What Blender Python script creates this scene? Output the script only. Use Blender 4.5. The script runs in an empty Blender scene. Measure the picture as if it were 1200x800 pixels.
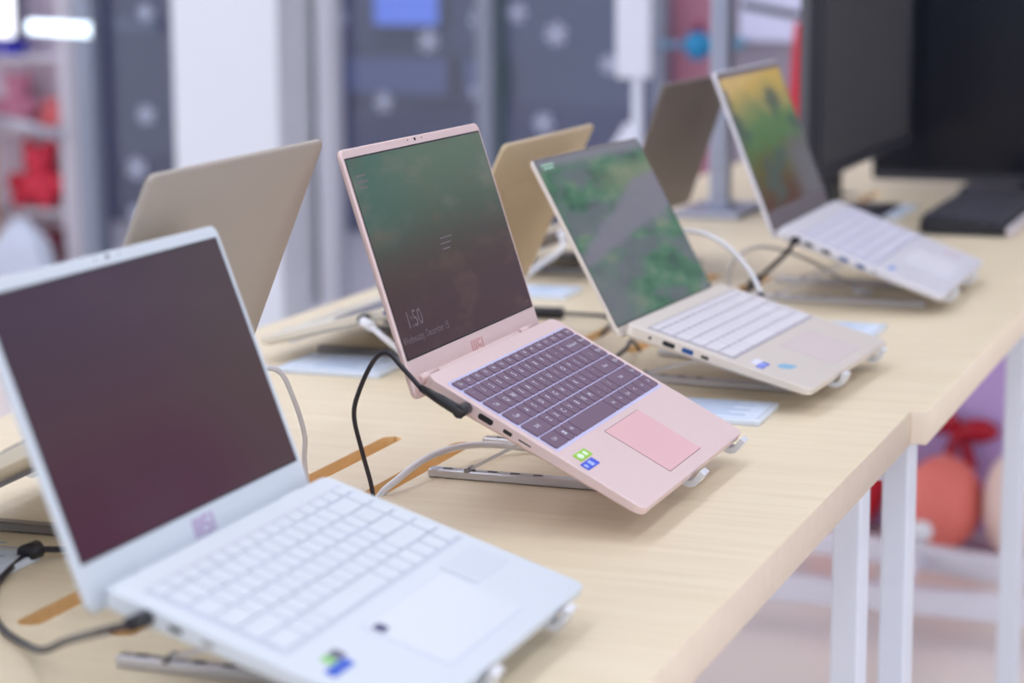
import bpy, bmesh, math, random
from mathutils import Vector, Matrix
random.seed(7)
sc = bpy.context.scene
C = bpy.context.collection
PI = math.pi
T = 0.78                                   # height of the table top above the floor

# ------------------------------------------------------------------ camera, world, exposure
F_PX, YAW, PITCH, ROLL, CAM_H = 2617.15, 0.36146, 0.17388, 0.00502, 0.4796
cd = bpy.data.cameras.new('camera'); cam = bpy.data.objects.new('camera', cd); C.objects.link(cam)
fw = Vector((math.cos(YAW)*math.cos(PITCH), math.sin(YAW)*math.cos(PITCH), -math.sin(PITCH)))
rt = Vector((math.sin(YAW), -math.cos(YAW), 0)); dn = fw.cross(rt)
r2 = rt*math.cos(ROLL)+dn*math.sin(ROLL); d2 = -rt*math.sin(ROLL)+dn*math.cos(ROLL)
m = Matrix((r2, -d2, -fw)).transposed().to_4x4(); m.translation = (0, 0, CAM_H+T)
cam.matrix_world = m
cd.sensor_width = 36; cd.lens = F_PX*36/1200; cd.clip_start = 0.05
cd.dof.use_dof = True; cd.dof.focus_distance = 2.0; cd.dof.aperture_fstop = 3.9
sc.camera = cam

w = bpy.data.worlds.new('world'); sc.world = w; w.use_nodes = True
bg = w.node_tree.nodes['Background']; bg.inputs[0].default_value = (0.87, 0.92, 1.0, 1); bg.inputs[1].default_value = 1.85
sc.view_settings.view_transform = 'Standard'; sc.view_settings.look = 'None'
sc.view_settings.exposure = 0.03; sc.view_settings.gamma = 1; sc.view_settings.use_curve_mapping = False
PANEL = 6.2                                # strength of the ceiling light panels

# ------------------------------------------------------------------ materials
def lin(c): return tuple(((v/255)/12.92 if v/255 <= .04045 else ((v/255+.055)/1.055)**2.4) for v in c)+(1,)
MATS = {}
def mat(name, rgb, rough=.5, metal=0., spec=.5, noise=0., nscale=40., bump=0., emit=0., coat=0.):
    if name in MATS: return MATS[name]
    M = bpy.data.materials.new(name); M.use_nodes = True; nt = M.node_tree
    b = nt.nodes['Principled BSDF']
    b.inputs['Base Color'].default_value = lin(rgb); b.inputs['Roughness'].default_value = rough
    b.inputs['Metallic'].default_value = metal; b.inputs['Specular IOR Level'].default_value = spec
    b.inputs['Coat Weight'].default_value = coat
    if emit: b.inputs['Emission Color'].default_value = lin(rgb); b.inputs['Emission Strength'].default_value = emit
    if noise or bump:
        tc = nt.nodes.new('ShaderNodeTexCoord'); n = nt.nodes.new('ShaderNodeTexNoise')
        n.inputs['Scale'].default_value = nscale; n.inputs['Detail'].default_value = 4
        nt.links.new(tc.outputs['Object'], n.inputs['Vector'])
        if noise:
            h = nt.nodes.new('ShaderNodeHueSaturation'); h.inputs['Color'].default_value = lin(rgb)
            mr = nt.nodes.new('ShaderNodeMapRange'); mr.inputs['To Min'].default_value = 1-noise; mr.inputs['To Max'].default_value = 1+noise
            nt.links.new(n.outputs['Fac'], mr.inputs['Value']); nt.links.new(mr.outputs[0], h.inputs['Value'])
            nt.links.new(h.outputs[0], b.inputs['Base Color'])
        if bump:
            bp = nt.nodes.new('ShaderNodeBump'); bp.inputs['Strength'].default_value = bump; bp.inputs['Distance'].default_value = .001
            nt.links.new(n.outputs['Fac'], bp.inputs['Height']); nt.links.new(bp.outputs[0], b.inputs['Normal'])
    MATS[name] = M; return M

def wood(name, c1, c2, rough=.42):
    if name in MATS: return MATS[name]
    M = bpy.data.materials.new(name); M.use_nodes = True; nt = M.node_tree; b = nt.nodes['Principled BSDF']
    tc = nt.nodes.new('ShaderNodeTexCoord'); mp = nt.nodes.new('ShaderNodeMapping'); mp.inputs['Scale'].default_value = (30, 2.2, 30)
    n = nt.nodes.new('ShaderNodeTexNoise'); n.inputs['Scale'].default_value = 2.5; n.inputs['Detail'].default_value = 6; n.inputs['Roughness'].default_value = .6
    cr = nt.nodes.new('ShaderNodeValToRGB'); cr.color_ramp.elements[0].color = lin(c1); cr.color_ramp.elements[1].color = lin(c2)
    cr.color_ramp.elements[0].position = .3; cr.color_ramp.elements[1].position = .68
    nt.links.new(tc.outputs['Object'], mp.inputs[0]); nt.links.new(mp.outputs[0], n.inputs['Vector'])
    nt.links.new(n.outputs['Fac'], cr.inputs[0]); nt.links.new(cr.outputs[0], b.inputs['Base Color'])
    b.inputs['Roughness'].default_value = rough; b.inputs['Specular IOR Level'].default_value = .4
    MATS[name] = M; return M

def screen_mat(name, builder, rough=.09, spec=.5):
    """dark glass whose emission carries a dim picture, and painted haze on the white laptop"""
    M = bpy.data.materials.new(name); M.use_nodes = True; nt = M.node_tree; b = nt.nodes['Principled BSDF']
    b.inputs['Base Color'].default_value = (.006, .006, .007, 1); b.inputs['Roughness'].default_value = rough
    b.inputs['Specular IOR Level'].default_value = spec
    tc = nt.nodes.new('ShaderNodeTexCoord')
    col = builder(nt, tc.outputs['Object'])
    nt.links.new(col, b.inputs['Emission Color']); b.inputs['Emission Strength'].default_value = 1.0
    MATS[name] = M; return M

def nd(nt, kind, **kw):
    n = nt.nodes.new(kind)
    for k, v in kw.items():
        if hasattr(n, k): setattr(n, k, v)
        else: n.inputs[k.replace('_', ' ')].default_value = v
    return n
def ramp(nt, fac, stops):
    r = nt.nodes.new('ShaderNodeValToRGB'); e = r.color_ramp.elements
    while len(e) < len(stops): e.new(.5)
    for el, (p, c) in zip(e, stops): el.position = p; el.color = lin(c)
    nt.links.new(fac, r.inputs[0]); return r.outputs[0]
def mixc(nt, fac, a, b):
    x = nt.nodes.new('ShaderNodeMix'); x.data_type = 'RGBA'
    for s, v in ((x.inputs[0], fac), (x.inputs[6], a), (x.inputs[7], b)):
        if isinstance(v, (int, float)): s.default_value = v
        elif isinstance(v, tuple): s.default_value = v
        else: nt.links.new(v, s)
    return x.outputs[2]
def rng(nt, val, a, b, c=0., d=1.):
    m_ = nt.nodes.new('ShaderNodeMapRange'); m_.interpolation_type = 'SMOOTHSTEP'
    for i, v in zip((1, 2, 3, 4), (a, b, c, d)): m_.inputs[i].default_value = v
    nt.links.new(val, m_.inputs[0]); return m_.outputs[0]
def sep(nt, vec):
    s = nt.nodes.new('ShaderNodeSeparateXYZ'); nt.links.new(vec, s.inputs[0]); return s.outputs
def math_(nt, op, a, b):
    x = nt.nodes.new('ShaderNodeMath'); x.operation = op
    for i, v in enumerate((a, b)):
        if isinstance(v, (int, float)): x.inputs[i].default_value = v
        else: nt.links.new(v, x.inputs[i])
    return x.outputs[0]
def noise_(nt, vec, scale, detail=3, w=0):
    mp = nt.nodes.new('ShaderNodeMapping'); mp.inputs['Location'].default_value = (w, w*1.7, 0); nt.links.new(vec, mp.inputs[0])
    n = nt.nodes.new('ShaderNodeTexNoise'); n.inputs['Scale'].default_value = scale; n.inputs['Detail'].default_value = detail
    nt.links.new(mp.outputs[0], n.inputs['Vector']); return n.outputs['Fac']

# screen pictures and painted haze; object coords: x across, y up the lid, metres
def stretch(nt, v, k=.4):
    mp = nt.nodes.new('ShaderNodeMapping'); mp.inputs['Scale'].default_value = (k, 1, 1); nt.links.new(v, mp.inputs[0]); return mp.outputs[0]
def pic_pink(nt, v):
    x, y, z = sep(nt, v); vs = stretch(nt, v)
    base = ramp(nt, rng(nt, y, 0, .176), [(0, (60, 40, 42)), (.30, (62, 48, 42)), (.5, (62, 62, 52)), (.75, (66, 84, 70)), (1, (80, 102, 86))])
    left = rng(nt, x, .0, -.16); up = rng(nt, y, .07, .15)
    base = mixc(nt, math_(nt, 'MULTIPLY', math_(nt, 'MULTIPLY', left, up), .6), base, lin((40, 92, 84)))
    cl = rng(nt, noise_(nt, vs, 24, 3), .5, .7)
    base = mixc(nt, math_(nt, 'MULTIPLY', cl, math_(nt, 'MULTIPLY', up, .55)), base, lin((112, 112, 104)))
    st = rng(nt, noise_(nt, vs, 34, 4, 3.1), .52, .72)
    return mixc(nt, math_(nt, 'MULTIPLY', st, .3), base, lin((100, 80, 66)))
def haze_white(nt, v):  # plum reflected haze put into the screen's emission
    x, y, z = sep(nt, v); vs = stretch(nt, v)
    base = ramp(nt, rng(nt, y, 0, .176), [(0, (72, 36, 54)), (.4, (72, 50, 58)), (1, (68, 54, 70))])
    r = rng(nt, x, -.02, .14); base = mixc(nt, math_(nt, 'MULTIPLY', r, .5), base, lin((72, 64, 56)))
    n = rng(nt, noise_(nt, vs, 14, 2, 1.2), .5, .75)
    return mixc(nt, math_(nt, 'MULTIPLY', n, .3), base, lin((84, 66, 78)))
def pic_gold(nt, v):
    x, y, z = sep(nt, v); vs = stretch(nt, v)
    g = ramp(nt, noise_(nt, vs, 34, 2), [(.32, (46, 78, 66)), (.45, (56, 104, 76)), (.56, (76, 116, 92)), (.7, (112, 128, 104))])
    g = mixc(nt, math_(nt, 'MULTIPLY', rng(nt, noise_(nt, vs, 22, 2, 5.), .48, .62), .8), g, lin((92, 98, 106)))
    hi = math_(nt, 'MULTIPLY', rng(nt, math_(nt, 'ABSOLUTE', math_(nt, 'SUBTRACT', y, .155), 0.), .03, .005), rng(nt, x, -.06, .08))
    g = mixc(nt, math_(nt, 'MULTIPLY', hi, .7), g, lin((118, 128, 100)))
    # a grey path that widens from the left towards the right edge
    d = math_(nt, 'SUBTRACT', y, math_(nt, 'ADD', math_(nt, 'MULTIPLY', x, .17), .108))
    d = math_(nt, 'ADD', d, math_(nt, 'MULTIPLY', math_(nt, 'SUBTRACT', noise_(nt, vs, 20, 2, 2.2), .5), .035))
    half = math_(nt, 'ADD', math_(nt, 'MULTIPLY', x, .06), .017)
    wdt = rng(nt, math_(nt, 'SUBTRACT', math_(nt, 'ABSOLUTE', d, 0.), half), .008, -.006)
    g = mixc(nt, math_(nt, 'MULTIPLY', wdt, .9), g, lin((116, 114, 128)))
    low = math_(nt, 'MULTIPLY', rng(nt, x, -.02, -.12), rng(nt, y, .095, .05))
    g = mixc(nt, math_(nt, 'MULTIPLY', low, .7), g, lin((102, 104, 112)))
    return mixc(nt, rng(nt, y, .180, .196), g, lin((116, 118, 128)))
def pic_silver(nt, v):
    x, y, z = sep(nt, v); vs = stretch(nt, v, .5)
    y2 = math_(nt, 'ADD', y, math_(nt, 'MULTIPLY', math_(nt, 'SUBTRACT', noise_(nt, vs, 22, 2), .5), .07))
    c = ramp(nt, rng(nt, y2, 0, .2), [(0, (88, 66, 58)), (.2, (92, 92, 62)), (.45, (86, 114, 78)), (.66, (92, 120, 84)), (.82, (138, 136, 96)), (1, (188, 158, 92))])
    c = mixc(nt, math_(nt, 'MULTIPLY', rng(nt, noise_(nt, vs, 16, 2, 8.), .5, .66), .8), c, lin((76, 88, 88)))
    return mixc(nt, math_(nt, 'MULTIPLY', rng(nt, x, .0, .10), rng(nt, y, .11, .06)), c, lin((104, 102, 108)))
def pic_off(nt, v):
    return mixc(nt, 0., lin((22, 22, 26)), lin((22, 22, 26)))

# ------------------------------------------------------------------ mesh helpers
def rrect(wd, hd, r, seg=4, cx=0, cy=0):
    pts = []; r = max(min(r, wd/2-1e-5, hd/2-1e-5), 1e-5)
    for qx, qy, a0 in ((1, 1, 0), (-1, 1, 90), (-1, -1, 180), (1, -1, 270)):
        for i in range(seg+1):
            a = math.radians(a0+90*i/seg)
            pts.append((cx+qx*(wd/2-r)+r*math.cos(a), cy+qy*(hd/2-r)+r*math.sin(a)))
    return pts
class MB:
    def __init__(s): s.bm = bmesh.new()
    def layers(s, ls, smooth=False):
        """ls: list of rings of 3-D points (same count); capped"""
        rings = [[s.bm.verts.new(p) for p in l] for l in ls]; n = len(rings[0])
        for a, b in zip(rings, rings[1:]):
            for i in range(n):
                f = s.bm.faces.new((a[i], a[(i+1) % n], b[(i+1) % n], b[i])); f.smooth = smooth
        s.bm.faces.new(rings[0][::-1]); s.bm.faces.new(rings[-1]); return s
    def slab(s, wd, hd, r, z0, z1, bev=.0006, cx=0, cy=0, seg=4):
        b = bev
        o = lambda i, z: [(x, y, z) for x, y in rrect(wd-2*i, hd-2*i, max(r-i, 1e-4), seg, cx, cy)]
        return s.layers([o(b, z0), o(0, z0+b), o(0, z1-b), o(b, z1)])
    def box(s, c, d, bev=0.):
        x, y, z = c; a, b, h = d
        if bev:
            q = lambda i, zz: [(x-a/2+i, y-b/2+i, zz), (x+a/2-i, y-b/2+i, zz), (x+a/2-i, y+b/2-i, zz), (x-a/2+i, y+b/2-i, zz)]
            return s.layers([q(bev, z-h/2), q(0, z-h/2+bev), q(0, z+h/2-bev), q(bev, z+h/2)])
        q = lambda zz: [(x-a/2, y-b/2, zz), (x+a/2, y-b/2, zz), (x+a/2, y+b/2, zz), (x-a/2, y+b/2, zz)]
        return s.layers([q(z-h/2), q(z+h/2)])
    def tube(s, pts, r, seg=10, r2=None, smooth=True):
        """swept circle through pts; r may be a list"""
        pts = [Vector(p) for p in pts]; rings = []; n = len(pts)
        up = None
        for i, p in enumerate(pts):
            t = (pts[min(i+1, n-1)]-pts[max(i-1, 0)]).normalized()
            if up is None: up = t.orthogonal().normalized()
            up = (up-t*up.dot(t)).normalized(); sd = t.cross(up)
            rr = r[i] if isinstance(r, (list, tuple)) else r
            rings.append([p+(up*math.cos(2*PI*k/seg)+sd*math.sin(2*PI*k/seg))*rr for k in range(seg)])
        return s.layers(rings, smooth)
    def bar(s, a, b, wx, th):
        """flat bar from a to b: wx wide across x, th thick"""
        a, b = Vector(a), Vector(b); t = (b-a).normalized(); sx = Vector((1, 0, 0)); nn = t.cross(sx).normalized()
        q = lambda p: [p+sx*wx/2+nn*th/2, p-sx*wx/2+nn*th/2, p-sx*wx/2-nn*th/2, p+sx*wx/2-nn*th/2]
        return s.layers([q(a), q(b)])
    def strip(s, prof, x0, x1, th):
        """a bent flat strip: profile (y,z) points, thickness th, extruded along x"""
        P = [Vector((0, y, z)) for y, z in prof]; n = len(P); L, R_ = [], []
        for i, p in enumerate(P):
            t = (P[min(i+1, n-1)]-P[max(i-1, 0)]).normalized(); nn = Vector((0, -t.z, t.y))
            L.append(p+nn*th/2); R_.append(p-nn*th/2)
        rings = [[(x0, l.y, l.z), (x1, l.y, l.z), (x1, q.y, q.z), (x0, q.y, q.z)] for l, q in zip(L, R_)]
        return s.layers(rings)
    def ell(s, c, r, su=16, sv=10):
        M_ = Matrix.Translation(c) @ Matrix.Diagonal((r[0], r[1], r[2], 1))
        g = bmesh.ops.create_uvsphere(s.bm, u_segments=su, v_segments=sv, radius=1, matrix=M_)
        for v in g['verts']:
            for f in v.link_faces: f.smooth = True
        return s
    def poly(s, pts, z0, z1):
        return s.layers([[(x, y, z0) for x, y in pts], [(x, y, z1) for x, y in pts]])
    def mesh(s, name):
        bmesh.ops.recalc_face_normals(s.bm, faces=s.bm.faces[:])
        me = bpy.data.meshes.new(name); s.bm.to_mesh(me); s.bm.free(); return me
    def obj(s, name, m_, parent=None, loc=(0, 0, 0), rot=(0, 0, 0)):
        return link(name, s.mesh(name), m_, parent, loc, rot)
def link(name, me, m_, parent=None, loc=(0, 0, 0), rot=(0, 0, 0)):
    if m_ is not None and not me.materials: me.materials.append(m_)
    o = bpy.data.objects.new(name, me); C.objects.link(o); o.parent = parent; o.location = loc; o.rotation_euler = rot; return o
def tag(o, label, cat, group=None, kind=None):
    if label: o['label'] = label
    if cat: o['category'] = cat
    if group: o['group'] = group
    if kind: o['kind'] = kind
    return o
def thing(name, label, cat, loc, rz=0, group=None):
    o = bpy.data.objects.new(name, None); C.objects.link(o); o.location = loc; o.rotation_euler = (0, 0, rz); o.empty_display_size = .05
    return tag(o, label, cat, group)
def struct(o, label=None): o['kind'] = 'structure'; 
def text_mesh(items, name):
    """items: (string, x, y, size); flat lettering joined in one mesh, z = 0"""
    verts, faces = [], []
    for s_, x, y, size in items:
        cu = bpy.data.curves.new('txt', 'FONT'); cu.body = s_; cu.size = size; cu.align_x = 'CENTER'; cu.align_y = 'CENTER'; cu.resolution_u = 2
        o = bpy.data.objects.new('txt', cu); C.objects.link(o)
        dg = bpy.context.evaluated_depsgraph_get(); me = bpy.data.meshes.new_from_object(o.evaluated_get(dg))
        k = len(verts); verts += [(v.co.x+x, v.co.y+y, 0) for v in me.vertices]; faces += [tuple(i+k for i in p.vertices) for p in me.polygons]
        bpy.data.objects.remove(o); bpy.data.curves.remove(cu); bpy.data.meshes.remove(me)
    me = bpy.data.meshes.new(name); me.from_pydata(verts, [], faces); return me
def spline(pts, n=10):
    P = [Vector(p) for p in pts]; out = []
    for i in range(len(P)-1):
        p0, p1, p2, p3 = P[max(i-1, 0)], P[i], P[i+1], P[min(i+2, len(P)-1)]
        for k in range(n):
            t = k/n
            out.append(.5*((2*p1)+(p2-p0)*t+(2*p0-5*p1+4*p2-p3)*t*t+(3*p1-p0-3*p2+p3)*t**3))
    out.append(P[-1]); return out

# ------------------------------------------------------------------ the setting (z below is measured from the floor)
def plate(name, c, d, m_, bev=0., kind='structure', parent=None):
    o = MB().box((0, 0, 0), d, bev).obj(name, m_, parent, c)
    if kind and parent is None: o['kind'] = kind
    return o
M_floor = mat('floor_tile', (238, 226, 222), .28, noise=.03, nscale=3)
M_white = mat('white_paint', (224, 227, 235), .5, noise=.01, nscale=8)
M_ceil = mat('ceiling_paint', (216, 218, 224), .8)
floor = plate('floor', (3.4, 1.0, -.05), (15, 12, .1), M_floor)
M_joint = mat('floor_joint', (150, 142, 138), .7)
ceil = plate('ceiling', (1.6, 1.0, 3.05), (11, 10, .1), M_ceil)
plate('wall_right_unseen', (5.3, -3.9, 1.5), (3.6, .1, 3.0), mat('wall_mauve', (150, 140, 152), .7, noise=.05, nscale=1.2))  # unseen wall, added to mute screen reflections, shortened to let light in
plate('wall_light_block', (-3.9, .4, 1.5), (.1, 8.4, 3.0), mat('pale_blue_wall', (178, 190, 214), .7))  # unseen wall, added to cut the light on faces turned to the camera
M_dark = mat('dark_mall_wall', (92, 97, 124), .7, noise=.12, nscale=1.4)
plate('wall_far', (9.2, 2.4, 1.5), (.1, 9, 3.4), M_dark)
# white column and the glazed front
plate('wall_column', (6.5, 3.36, 1.5), (.34, .37, 3.0), M_white, .01)
M_frame = mat('window_frame_white', (214, 214, 224), .4)
M_frame_g = mat('window_frame_grey', (128, 134, 152), .4)
M_gasket = mat('dark_gasket', (84, 104, 110), .5)
def glass_mat():
    M = bpy.data.materials.new('tinted_glass'); M.use_nodes = True; nt = M.node_tree; nt.nodes.remove(nt.nodes['Principled BSDF'])
    out = nt.nodes['Material Output']; tr = nt.nodes.new('ShaderNodeBsdfTransparent'); tr.inputs[0].default_value = (.80, .82, .90, 1)
    gl = nt.nodes.new('ShaderNodeBsdfGlossy'); gl.inputs['Roughness'].default_value = .03
    fr = nt.nodes.new('ShaderNodeFresnel'); fr.inputs[0].default_value = 1.45; mx = nt.nodes.new('ShaderNodeMixShader')
    nt.links.new(fr.outputs[0], mx.inputs[0]); nt.links.new(tr.outputs[0], mx.inputs[1]); nt.links.new(gl.outputs[0], mx.inputs[2])
    nt.links.new(mx.outputs[0], out.inputs[0]); return M
M_glass = glass_mat()
def window(name, y0, y1, ml, mr, wl, wr):
    o = bpy.data.objects.new(name, None); C.objects.link(o); o.location = (6.62, (y0+y1)/2, 0); o['kind'] = 'structure'
    wd = y1-y0
    plate('pane', (0, 0, 1.5), (.012, wd-.01, 2.9), M_glass, parent=o)
    if ml: plate('mullion', (-.03, wd/2-wl/2-.024, 1.5), (.09, wl, 2.98), ml, .004, parent=o)
    if mr: plate('mullion', (-.03, -wd/2+wr/2, 1.5), (.09, wr, 2.98), mr, .004, parent=o)
    plate('sill', (-.03, 0, .06), (.1, wd, .12), M_frame, .004, parent=o)
    plate('gasket', (-.02, wd/2-.012, 1.5), (.03, .022, 2.9), M_gasket, parent=o)
    return o
window('window_1', 3.55, 4.06, M_frame_g, None, .06, 0)
window('window_2', 2.54, 3.17, M_frame, M_frame_g, .06, .05)
window('window_3', 1.98, 2.54, None, M_frame_g, .012, .03)
# grey and rose wall panels at the far right of the glazing
plate('wall_panel', (6.66, 1.91, 1.5), (.06, .15, 3.0), mat('rose_panel', (168, 110, 130), .5, noise=.1, nscale=5))
plate('wall_back', (6.70, -1.05, 1.5), (.06, 5.80, 3.0), mat('grey_mauve_panel', (146, 138, 152), .6, noise=.06, nscale=2))
plate('wall_left', (8.0, 5.75, 1.5), (3, .1, 3.0), mat('pale_store_wall', (206, 196, 204), .7))

# ceiling light panels
M_lamp = mat('light_diffuser', (242, 246, 255), .5, emit=PANEL); M_lframe = mat('light_frame', (225, 225, 228), .4)
pl = thing('ceiling_light', 'white recessed panel light in the shop ceiling', 'ceiling light', (0, 0, 3.0), 0, 'ceiling panel lights')
pf = MB().box((0, 0, -.012), (1.24, .34, .024), .002).obj('frame', M_lframe, pl)
pd = MB().box((0, 0, -.028), (1.2, .3, .006)).obj('diffuser', M_lamp, pl)
first = True
for lx in (-1.6, .2, 2.0, 3.8, 5.6):
    for ly in (-1.9, -.3, 1.3, 2.9):
        if first: o = pl; first = False
        else:
            o = pl.copy(); C.objects.link(o)
            for ch in (pf, pd): c2 = ch.copy(); C.objects.link(c2); c2.parent = o
        o.location = (lx, ly, 3.0)
o = pl.copy(); C.objects.link(o); o.location = (6.45, 4.9, 3.0); o['label'] = 'added fill panel light, out of view, brightening the toy shelf'  # fill lamp added to brighten the toy shelf
for ch in (pf, pd): c2 = ch.copy(); C.objects.link(c2); c2.parent = o

# ------------------------------------------------------------------ display tables
M_wood = wood('pale_beech', (226, 209, 178), (234, 220, 192))
M_edge = wood('edge_banding', (232, 214, 192), (238, 220, 198), .5)
M_slot = wood('raw_board_core', (236, 196, 136), (242, 206, 148), .7)
M_leg = mat('white_powder_coat', (224, 228, 238), .35)
YB = 1.31; TH = .036
def tabletop(x0, x1, y0, y1, slots, parent, ox, oy):
    cu = bpy.data.curves.new('top', 'CURVE'); cu.dimensions = '2D'; cu.fill_mode = 'BOTH'; cu.extrude = TH/2-.0008; cu.bevel_depth = .0008; cu.bevel_resolution = 1
    def add(pts):
        sp = cu.splines.new('POLY'); sp.points.add(len(pts)-1); sp.use_cyclic_u = True
        for p, q in zip(sp.points, pts): p.co = (q[0]-ox, q[1]-oy, 0, 1)
    add([(x0, y0), (x1, y0), (x1, y1), (x0, y1)])
    for sx0, sx1, sy0, sy1 in slots:
        add(rrect(sx1-sx0, sy1-sy0, (sy1-sy0)/2, 8, (sx0+sx1)/2, (sy0+sy1)/2)[::-1])
    o = bpy.data.objects.new('tmp', cu); C.objects.link(o)
    me = bpy.data.meshes.new_from_object(o.evaluated_get(bpy.context.evaluated_depsgraph_get())); bpy.data.objects.remove(o)
    me.materials.clear()
    for q in (M_wood, M_edge, M_slot): me.materials.append(q)
    for p in me.polygons:
        if abs(p.normal.z) < .5:
            c = p.center; inside = y0-oy+.05 < c.y < y1-oy-.05 and x0-ox+.02 < c.x < x1-ox-.02
            p.material_index = 2 if inside else 1
    t = link('tabletop', me, None, parent, (0, 0, T-TH/2)); return t
def leg(parent, x0, x1, y0, y1):
    return MB().slab(x1-x0, y1-y0, .004, .01, T-TH, .0015).obj('leg', M_leg, parent, ((x0+x1)/2, (y0+y1)/2, 0))
def table(label, x0, x1, y0, slots, legs):
    ox, oy = (x0+x1)/2, (y0+YB)/2
    t = thing('display_table', label, 'table', (ox, oy, 0), 0, 'pale wood display tables')
    tabletop(x0, x1, y0, YB, slots, t, ox, oy)
    for a, b in legs:
        for c, d in ((y0+.030, y0+.060), (YB-.09, YB-.06)):
            l = leg(t, a-ox, b-ox, c-oy, d-oy)
            MB().slab(b-a+.004, d-c+.004, .004, 0, .01, .001).obj('foot_pad', mat('grey_pad', (120, 120, 124), .6), l)
        MB().box(((a+b)/2-ox, (y0+YB)/2-oy-.015, T-TH-.035), (b-a-.004, YB-y0-.15, .05)).obj('crossbar', M_leg, t)
    for yy in (y0+.25, YB-.25):
        MB().box((0, yy-oy, T-TH-.02), (x1-x0-.2, .03, .035)).obj('apron_rail', M_leg, t)
    return t
table('pale wood display table with the white and the pink laptop, nearest to the viewer', .55, 2.297, .4208, [(1.33, 2.003, .871, .893), (1.33, 2.003, .794, .817)], [(.66, .71), (2.198, 2.246)])
table('pale wood display table butted on behind, carrying the monitors and the black keyboard', 2.299, 5.05, .4047, [(2.53, 3.2, .871, .893), (2.53, 3.2, .794, .817), (3.75, 4.4, .871, .893)], [(2.372, 2.422), (3.29, 3.34), (4.97, 5.02)])

# ------------------------------------------------------------------ laptops
def logo(b, wd):
    """three slanted bars, an angular s and an i, as on the bezel"""
    k = wd/26.; sl = .12
    P = lambda pts: b.poly([((x+sl*y)*k, y*k) for x, y in pts], 0, .0002)
    for x in (-13, -9, -5): P([(x, -5.5), (x+2.4, -5.5), (x+2.4, 5.5), (x, 5.5)])
    P([(-1, -5.5), (6.4, -5.5), (6.4, -3.5), (-1, -3.5)]); P([(4.2, -3.5), (6.4, -3.5), (6.4, 1), (4.2, 1)])
    P([(-1, -1), (4.2, -1), (4.2, 1), (-1, 1)]); P([(-1, 1), (1.2, 1), (1.2, 3.5), (-1, 3.5)]); P([(-1, 3.5), (6.4, 3.5), (6.4, 5.5), (-1, 5.5)])
    P([(8.6, -5.5), (11, -5.5), (11, 5.5), (8.6, 5.5)]); return b
KM = {}
def key_mesh(wd, hd, h, m_):
    k = (round(wd, 5), round(hd, 5), h, m_.name)
    if k not in KM:
        def ring(i, z):
            a, b, c = wd/2-i, hd/2-i, .0014
            return [(a, -b+c, z), (a, b-c, z), (a-c, b, z), (-a+c, b, z), (-a, b-c, z), (-a, -b+c, z), (-a+c, -b, z), (a-c, -b, z)]
        me = MB().layers([ring(0, 0), ring(0, h-.0003), ring(.0004, h)]).mesh('key'); me.materials.append(m_); KM[k] = me
    return KM[k]
ROWS = [
    [('Esc', 1.0667)]+[('F%d' % i, 1.0667) for i in range(1, 13)]+[('Prt', 1.0667), ('Del', 1.0667)],
    [(c, 1) for c in '`1234567890-=']+[('Backspace', 2), ('Home', 1)],
    [('Tab', 1.5)]+[(c, 1) for c in 'QWERTYUIOP[]']+[('\\', 1.5), ('PgUp', 1)],
    [('Caps', 1.75)]+[(c, 1) for c in "ASDFGHJKL;'"]+[('Enter', 2.25), ('PgDn', 1)],
    [('Shift', 2.25)]+[(c, 1) for c in 'ZXCVBNM,./']+[('Shift', 2.75), ('End', 1)],
    [('Ctrl', 1.75), ('Win', 1), ('Alt', 1), ('', 5.25), ('Alt', 1.1667), ('Fn', 1.1667), ('Ctrl', 1.1667), ('<', 1.1667), ('v', 1.1667), ('>', 1.1667)]]
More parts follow.
